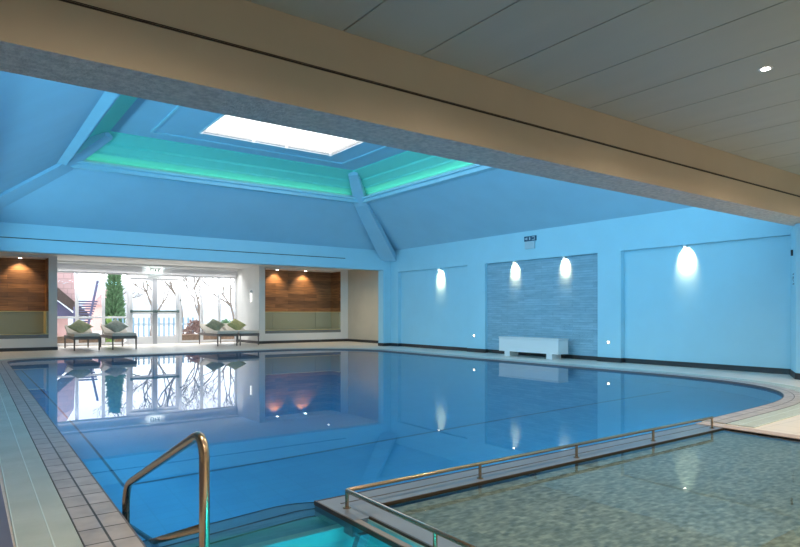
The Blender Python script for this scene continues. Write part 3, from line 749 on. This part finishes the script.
# double door
dr = bpy.data.objects.new('door_1', None); COL.objects.link(dr); dr.location = (5.9, YG, 0); struct(dr)
DX0, DX1 = 4.98, 6.82; DM = (DX0+DX1)/2
par(MB().box(DX0, DX0+.06, YG-.06, YG+.05, 0, ZT).box(DX1-.06, DX1, YG-.06, YG+.05, 0, ZT).box(DX0+.06, DX1-.06, YG-.06, YG+.05, ZT-.16, ZT).build('door_frame', 'frame', bevel=.003, seg=1), dr)
for (a, b) in ((DX0+.065, DM-.005), (DM+.005, DX1-.065)):
    mb = MB(); zt = ZT-.165
    inner_l = a if a > DM else a
    fl_, fr_ = (.09, .10)
    mb.box(a, a+fl_, YG-.03, YG+.03, .01, zt); mb.box(b-fr_, b, YG-.03, YG+.03, .01, zt)
    mb.box(a+fl_, b-fr_, YG-.03, YG+.03, .01, .28); mb.box(a+fl_, b-fr_, YG-.03, YG+.03, zt-.09, zt); mb.box(a+fl_, b-fr_, YG-.03, YG+.03, 1.10, 1.20)
    leaf = mb.build('door_leaf', 'frame', bevel=.003, seg=1); par(leaf, dr)
    p_ = MB().box(a+fl_, b-fr_, YG-.005, YG+.005, .28, zt-.09).build('pane', 'glass'); p_.parent = leaf
    pb = MB().tube([(a+.02, YG-.09, 1.20), (b-.02, YG-.09, 1.20)], .035, 10).box(a+.0, a+.07, YG-.11, YG-.03, 1.15, 1.25).box(b-.07, b, YG-.11, YG-.03, 1.15, 1.25).build('push_bar', 'push_bar'); pb.parent = leaf
par(MB().box(DM-.07, DM+.07, YG-.055, YG-.031, .0, ZT-.165).build('centre_stile', 'frame_grey', bevel=.003, seg=1), dr)
par(MB().lathe([(.03, 0), (.03, .04)], (DX1-.0, YG-.11, 1.62), 14, axis='y').build('door_lock', 'black'), dr)
# exit sign above door
e_ = empty('exit_sign', (5.86, YG-.3, 2.62), 'lit white exit sign with running figure and arrow above the garden door', 'sign')
SX, SY, SZ = 5.86, YG-.25, 2.69
par(MB().box(SX-.21, SX+.21, SY, SY+.05, SZ-.105, SZ+.105).build('light_box', 'sign_white', bevel=.004), e_)
par(MB().tube([(SX, SY+.03, SZ+.1), (SX, SY+.03, ZR)], .01, 8).build('hanger', 'white'), e_)
mb = MB(); yy = (SY-.003, SY+.001)
mb.box(SX-.17, SX-.145, *yy, SZ-.07, SZ+.07); mb.box(SX-.17, SX-.06, *yy, SZ-.07, SZ-.05); mb.box(SX-.17, SX-.06, *yy, SZ+.052, SZ+.07); mb.box(SX-.078, SX-.06, *yy, SZ-.07, SZ+.07)
par(mb.build('door_symbol', 'sign_dark'), e_); mb = MB()
mb.box(SX-.02, SX+.02, *yy, SZ-.01, SZ+.05); mb.add([(SX-.04, SY-.003, SZ-.01), (SX+.04, SY-.003, SZ-.01), (SX, SY-.003, SZ-.06)], [(0, 1, 2)])
par(mb.build('arrow_symbol', 'sign_dark'), e_); mb = MB()
mb.lathe([(.018, 0), (.018, .003)], (SX+.125, SY-.003, SZ+.055), 12, axis='y')
R_ = lambda a: Matrix.Rotation(math.radians(a), 3, 'Y')
mb.box(SX+.105, SX+.135, *yy, SZ-.02, SZ+.035, rot=R_(15)); mb.box(SX+.07, SX+.17, *yy, SZ+.018, SZ+.032, rot=R_(-18))
mb.box(SX+.085, SX+.105, *yy, SZ-.075, SZ-.005, rot=R_(35)); mb.box(SX+.125, SX+.145, *yy, SZ-.075, SZ-.005, rot=R_(-25))
par(mb.build('figure_symbol', 'sign_dark'), e_)
l = bpy.data.lights.new('sign_glow', 'POINT'); l.energy = 2.2; l.color = (.9, 1, .97); l.shadow_soft_size = .03
for dx in (-.13, .13):
    o = bpy.data.objects.new('lamp', l); COL.objects.link(o); o.location = (SX+dx, SY+.12, SZ); par(o, e_)

# ------------------------------------------------------------------ loungers and pillows
def make_lounger():
    r = empty('sun_lounger', (0, 0, 0), 'x', 'lounger', 'low sun loungers by the garden windows')
    w, L = .72, 2.0
    MB().box(0, w, 0, L, .33, .42).build('frame', 'lounger_frame', r, bevel=.006)
    for x in (.025, w-.025):
        for y in (.03, L-.03): MB().tube([(x, y, .36), (x, y, 0)], .026, 8, r1=.020).build('leg', 'lounger_frame', r)
    MB().box(.01, w-.01, .01, 1.25, .422, .51).build('seat_cushion', 'cushion', r, bevel=.02, seg=3)
    rot = Matrix.Rotation(math.radians(20), 3, 'X')
    MB().box(.01, w-.01, 1.25, 1.98, .412, .50, rot=rot, piv=(.3, 1.25, .45)).build('back_cushion', 'cushion', r, bevel=.02, seg=3)
    MB().box(.03, w-.03, 1.25, 1.98, .37, .40, rot=rot, piv=(.3, 1.25, .40)).build('backrest', 'lounger_frame', r, bevel=.005)
    for x in (.05, w-.05): MB().tube([(x, 1.75, .38), (x, 1.75, .56)], .012, 8).build('back_prop', 'lounger_frame', r)
    return r
lg = make_lounger()
L_lab = [(2.80, 20.3, 'low beige sun lounger nearest the left pier and alcove', 'pillow_olive', 'olive diamond pillow on the leftmost lounger'),
         (3.84, 20.25, 'low beige sun lounger between the leftmost lounger and the garden door', 'pillow_grey', 'sage grey diamond pillow on the second lounger from the left'),
         (7.16, 20.4, 'low sun lounger right of the door, third from the left', 'pillow_dark', 'dark sage diamond pillow on the third lounger from the left'),
         (7.95, 20.4, 'low sun lounger beside the white bay wall, rightmost of four', 'pillow_lime', 'yellow green diamond pillow on the rightmost lounger')]
def pillow_mesh(s=.27, t=.09, n=14):
    vs = []; fs = []
    for side in (1, -1):
        for i in range(n+1):
            for j in range(n+1):
                u = -1+2*i/n; v = -1+2*j/n
                pin = 1-.10*(1-(abs(u))**2)*abs(v)**3; pin2 = 1-.10*(1-(abs(v))**2)*abs(u)**3
                h = t*((1-abs(u)**3)*(1-abs(v)**3))**.5
                vs.append((u*s*pin2, side*h, v*s*pin))
    m = (n+1)**2
    for b, side in ((0, 1), (m, -1)):
        for i in range(n):
            for j in range(n):
                q = (b+i*(n+1)+j, b+(i+1)*(n+1)+j, b+(i+1)*(n+1)+j+1, b+i*(n+1)+j+1)
                fs.append(q if side < 0 else tuple(reversed(q)))
    mb = MB(); mb.add(vs, fs); return mb
pcount = 0
for i, (x, y, lab, pm, plab) in enumerate(L_lab):
    o = lg if i == 0 else copy_tree(lg)
    o.location = (x, y, .002); o['label'] = lab
    mb = pillow_mesh()
    p = mb.build('pillow', pm, smooth=True, recalc=False)
    bm = bmesh.new(); bm.from_mesh(p.data); bmesh.ops.remove_doubles(bm, verts=bm.verts, dist=.0005); bmesh.ops.recalc_face_normals(bm, faces=bm.faces); bm.to_mesh(p.data); bm.free()
    p.location = (x+.36, y+1.25, .70); p.rotation_mode = 'XYZ'
    p.rotation_euler = (Matrix.Rotation(math.radians(-52), 3, 'X') @ Matrix.Rotation(math.radians(45+(i % 2)*4), 3, 'Y')).to_euler()
    tag(p, plab, 'pillow', 'pillows on the loungers')

# ------------------------------------------------------------------ room shell out of frame
struct(MB().box(-3.4, -3.2, -6.2, 24, 0, ZC+.1).build('wall_left', 'white_wall'))
struct(MB().box(-3.4, XN+.25, -6.4, -6.2, 0, ZC+.1).build('wall_front', 'white_wall'))
struct(MB().box(-3.2, -.35, 4.55, YB, ZC, ZC+.1).build('ceiling_left', 'white_wall'))
struct(MB().box(-3.4, 2.3, YW+D_+.1, YW+D_+.15, 0, ZR).build('wall_outer', 'white_wall'))

# ------------------------------------------------------------------ garden
struct(MB().box(-14, 45, YG+.12, 62, -.12, -.06).build('garden_ground', 'patio'))
tag(MB().box(-1, 5.0, YG+.75, YG+1.05, -.06, .28).box(-1, 5.0, YG+.72, YG+1.08, .28, .31).build('planter_wall', 'planter', bevel=.01), 'low brown brick wall outside the left windows', 'wall')
tag(MB().box(6.9, 16, YG+.75, YG+1.05, -.06, .26).box(6.9, 16, YG+.72, YG+1.08, .26, .29).build('planter_wall', 'planter', bevel=.01), 'low brown brick wall outside the right windows', 'wall')
# picket fence seen through lower door panes
fe = empty('picket_fence', (6.0, 26.5, 0), 'pale blue picket fence seen through the lower door panes', 'fence')
mb = MB()
for k in range(17): x = 5.0+k*.2; mb.box(x, x+.06, 26.5, 26.53, -.06, .95)
par(mb.build('pickets', 'pale_blue'), fe)
par(MB().box(4.9, 8.3, 26.53, 26.57, .62, .72).box(4.9, 8.3, 26.53, 26.57, .1, .18).build('fence_rail', 'white'), fe)
# house at left
hs = empty('garden_house', (3, 30, 0), 'house with pink tiled roof and dark timber eaves at the far left of the garden', 'house')
par(MB().box(-2, 4.0, 30.6, 34, -.1, 1.2).build('house_wall', 'pink_wall'), hs)
def slab_xz(pts, y0, y1):
    n = len(pts); mb = MB(); tr_ = tessellate_polygon([[Vector((p[0], p[1], 0)) for p in pts]])
    mb.add([(p[0], y0, p[1]) for p in pts]+[(p[0], y1, p[1]) for p in pts], [tuple(t) for t in tr_]+[tuple(n+k for k in reversed(t)) for t in tr_]+[(i, (i+1) % n, n+(i+1) % n, n+i) for i in range(n)])
    return mb
par(slab_xz([(1.5, 4.3), (4.15, 3.0), (4.2, 1.62), (1.5, 4.1)], 30.0, 30.1).add([(1.5, 30, 4.3), (4.15, 30, 3.0), (3.9, 32, 4.2), (1.5, 32, 5.6)], [(0, 1, 2, 3)]).build('roof', 'roof_tile'), hs)
par(slab_xz([(1.5, 4.1), (4.85, .98), (4.85, .85), (4.6, .85), (1.5, 3.3)], 29.8, 30.0).build('eaves', 'dark_timber'), hs)
par(slab_xz([(2.0, 3.0), (4.3, 1.0), (3.2, 1.0), (2.0, 2.2)], 30.2, 30.3).build('soffit_board', 'slate_blue'), hs)
par(MB().box(2.2, 2.35, 30.1, 30.2, -.1, 2.0).box(3.35, 3.47, 30.1, 30.2, -.1, 1.0).build('timber_post', 'slate_blue'), hs)
# slatted dark stair
pg = empty('garden_stair', (4.4, 28, 0), 'dark slate coloured slatted stair seen through the second window from the left', 'stair')
mb = MB()
for k in range(11):
    t = k/10; mb.box(3.95+.12*t, 4.42+.42*t, 28+k*.05, 28.16+k*.05, .55+k*.105, .61+k*.105)
par(mb.build('tread', 'slate_blue'), pg)
par(MB().box(4.42, 4.50, 27.9, 28.0, .3, 2.5, rot=Matrix.Rotation(math.radians(11), 3, 'Y'), piv=(4.5, 27.95, 1.0)).build('stringer', 'slate_blue'), pg)
par(MB().box(3.86, 3.92, 28.0, 28.1, -.1, 1.4).build('post', 'slate_blue'), pg)
# small far pink house
ph = empty('cottage', (8.2, 46, 0), 'small distant cottage with a pink gable roof left of the conifer', 'house')
par(MB().box(7.5, 9.2, 46, 49, -.1, 1.7).build('house_wall', 'pink_wall'), ph)
par(MB().add([(7.3, 45.8, 1.7), (9.4, 45.8, 1.7), (8.35, 45.8, 2.8), (7.3, 49, 1.7), (9.4, 49, 1.7), (8.35, 49, 2.8)], [(0, 1, 2), (3, 5, 4), (0, 2, 5, 3), (1, 4, 5, 2), (0, 3, 4, 1)]).build('roof', 'roof_tile'), ph)
# hill
mb = MB(); vs = []; fs = []; n = 30
for i in range(n+1):
    x = -60+i*8; h = 2.2+1.0*math.sin(i*.55)+.8*math.sin(i*1.3+1)+9*math.exp(-((x-30)/9)**2)
    vs += [(x, 150, -2), (x, 158, max(1.2, h*.6)), (x, 166, max(1.6, h)), (x, 185, -2)]
for i in range(n):
    for j in range(3): fs.append((i*4+j, i*4+4+j, i*4+5+j, i*4+1+j))
mb.add(vs, fs); struct(mb.build('hill', 'hill', smooth=True))
# conifer
def conifer(x, y, h, r, label):
    e_ = empty('conifer_tree', (x, y, 0), label, 'tree'); rn = random.Random(5)
    par(MB().tube([(x, y, -.1), (x, y, h*.9)], .12, 8, r1=.02).build('trunk', 'bark'), e_)
    mb = MB()
    for k in range(1500):
        t = rn.random()**.8; a = rn.uniform(0, 2*PI); rr = r*(1-t)**.55*rn.uniform(.55, 1.05)*(1 if t > .06 else .7)
        p = Vector((x+math.cos(a)*rr, y+math.sin(a)*rr, .25+t*(h-.25))); s = rn.uniform(.10, .2)
        d = Vector((math.cos(a), math.sin(a), rn.uniform(.4, 1.2))).normalized(); u = d.cross(Vector((rn.random(), rn.random(), rn.random()))).normalized()
        mb.add([p-u*s*.4, p+u*s*.4, p+d*s*1.5, p-d*.02+d.cross(u)*s*.4], [(0, 1, 2), (0, 2, 3), (1, 3, 2), (0, 3, 1)])
    par(mb.build('foliage', 'conifer'), e_)
conifer(5.50, 28.5, 3.0, .36, 'green conifer tree seen through the window left of the door')
# bare trees
def bare(x, y, h, seed, label, lean=0):
    rn = random.Random(seed); e_ = empty('bare_tree', (x, y, 0), label, 'tree', 'bare winter trees in the garden'); mb = MB()
    def br(p, d, L, r, lv):
        pts = [p]; q = p.copy(); dd = d.copy()
        for k in range(3):
            dd = (dd + Vector((rn.uniform(-.22, .22), rn.uniform(-.22, .22), rn.uniform(-.05, .15)))).normalized(); q = q+dd*L/3; pts.append(q.copy())
        mb.tube(pts, max(r, .006), 5 if lv < 2 else 3, r1=max(r*.62, .006))
        if lv < 6:
            for k in range(rn.choice((2, 3, 3)) if lv < 5 else 2):
                nd = (dd + Vector((rn.uniform(-1, 1), rn.uniform(-1, 1), rn.uniform(-.35, .7)))*.8).normalized()
                br(pts[rn.choice((2, 3, 3))], nd, L*rn.uniform(.62, .82), r*.62, lv+1)
    br(Vector((x, y, -.1)), Vector((lean, 0, 1)).normalized(), h*.30, h*.017, 0)
    par(mb.build('branches', 'bark'), e_)
bare(7.6, 31, 5.5, 2, 'bare winter tree behind the left door leaf')
bare(9.6, 33, 6.0, 11, 'bare winter tree behind the right door leaf', .1)
bare(11.4, 35.5, 5.5, 23, 'bare winter tree behind the first window right of the door')
bare(14.2, 37, 6.0, 31, 'bare winter tree behind the middle right window', -.1)
bare(15.8, 36, 5.0, 47, 'bare winter tree behind the rightmost window')
bare(6.0, 33, 5.5, 53, 'bare winter tree behind the conifer', -.15)
# shrubs
def shrub(x, y, rx, h, mat, seed, label, name='shrub', ns=500, s0=.05):
    rn = random.Random(seed); mb = MB()
    for k in range(ns):
        a = rn.uniform(0, 2*PI); b = rn.uniform(0, PI/2); rr = rn.uniform(.6, 1)
        p = Vector((x+math.cos(a)*math.cos(b)*rx*rr, y+math.sin(a)*math.cos(b)*rx*rr, math.sin(b)*h*rr)); s = rn.uniform(.6, 1.3)*s0
        d = Vector((rn.uniform(-1, 1), rn.uniform(-1, 1), rn.uniform(0, 1))).normalized(); u = d.cross(Vector((.3, .5, .8))).normalized()
        mb.add([p-u*s, p+u*s, p+d*s*2, p+d.cross(u)*s], [(0, 1, 2), (0, 2, 3), (1, 3, 2), (0, 3, 1)])
    return tag(mb.build(name, mat), label, 'shrub')
shrub(7.95, 25.3, .55, .85, 'shrub', 3, 'rounded dry pink shrub right of the door')
shrub(10.6, 29, 1.0, .8, 'conifer', 8, 'low green shrub beyond the right windows')
shrub(4.45, 23.95, .16, 1.0, 'leaf', 4, 'bright green leafy shrub behind the leftmost pillow', ns=160)

# ------------------------------------------------------------------ underwater lights
def uw(name, label, loc, d, sx, sy, col, e, up, p):
    l_ = area(name, loc, d, sx, sy, col, e, None, 180, up); par(l_, p)
uw('underwater_area_light', '', (.98, 10.0, -.55), (1, 0, -.25), 12.0, .5, (.30, .80, 1.0), 88, (0, 1, 0), pool)  # unseen panel added because the refracting water blocks the room light
uw('underwater_area_light', '', (6.2, 3.40, -.65), (0, 1, -.15), 7.0, .5, (.30, .80, 1.0), 52, (1, 0, 0), pool)  # second unseen panel, added to light the pool floor from the near wall
uw('underwater_area_light', '', (1.42, 1.64, -.32), (.1, 1, -.3), .5, .3, (.03, .85, .85), 11, (1, 0, 0), pool)

# ------------------------------------------------------------------ world: bright overcast sky
w = bpy.data.worlds.new('sky'); C.world = w; w.use_nodes = True
nt = w.node_tree; nt.nodes.clear()
out = nt.nodes.new('ShaderNodeOutputWorld'); bg = nt.nodes.new('ShaderNodeBackground')
bg.inputs[0].default_value = (.93, .96, 1.0, 1); bg.inputs[1].default_value = 3.2
nt.links.new(bg.outputs[0], out.inputs[0])

# ------------------------------------------------------------------ camera
cam = bpy.data.cameras.new('camera'); co = bpy.data.objects.new('camera', cam); COL.objects.link(co)
co.location = (0, 0, 1.1); co.rotation_euler = (math.radians(90), 0, math.radians(-36))
cam.sensor_fit = 'HORIZONTAL'; cam.sensor_width = 36; cam.lens = 610/800*36; cam.shift_y = 40.5/800; cam.clip_end = 500; cam.clip_start = .05
C.camera = co
C.view_settings.view_transform = 'Standard'; C.view_settings.look = 'None'; C.view_settings.gamma = 1; C.view_settings.exposure = 0; C.view_settings.use_curve_mapping = False
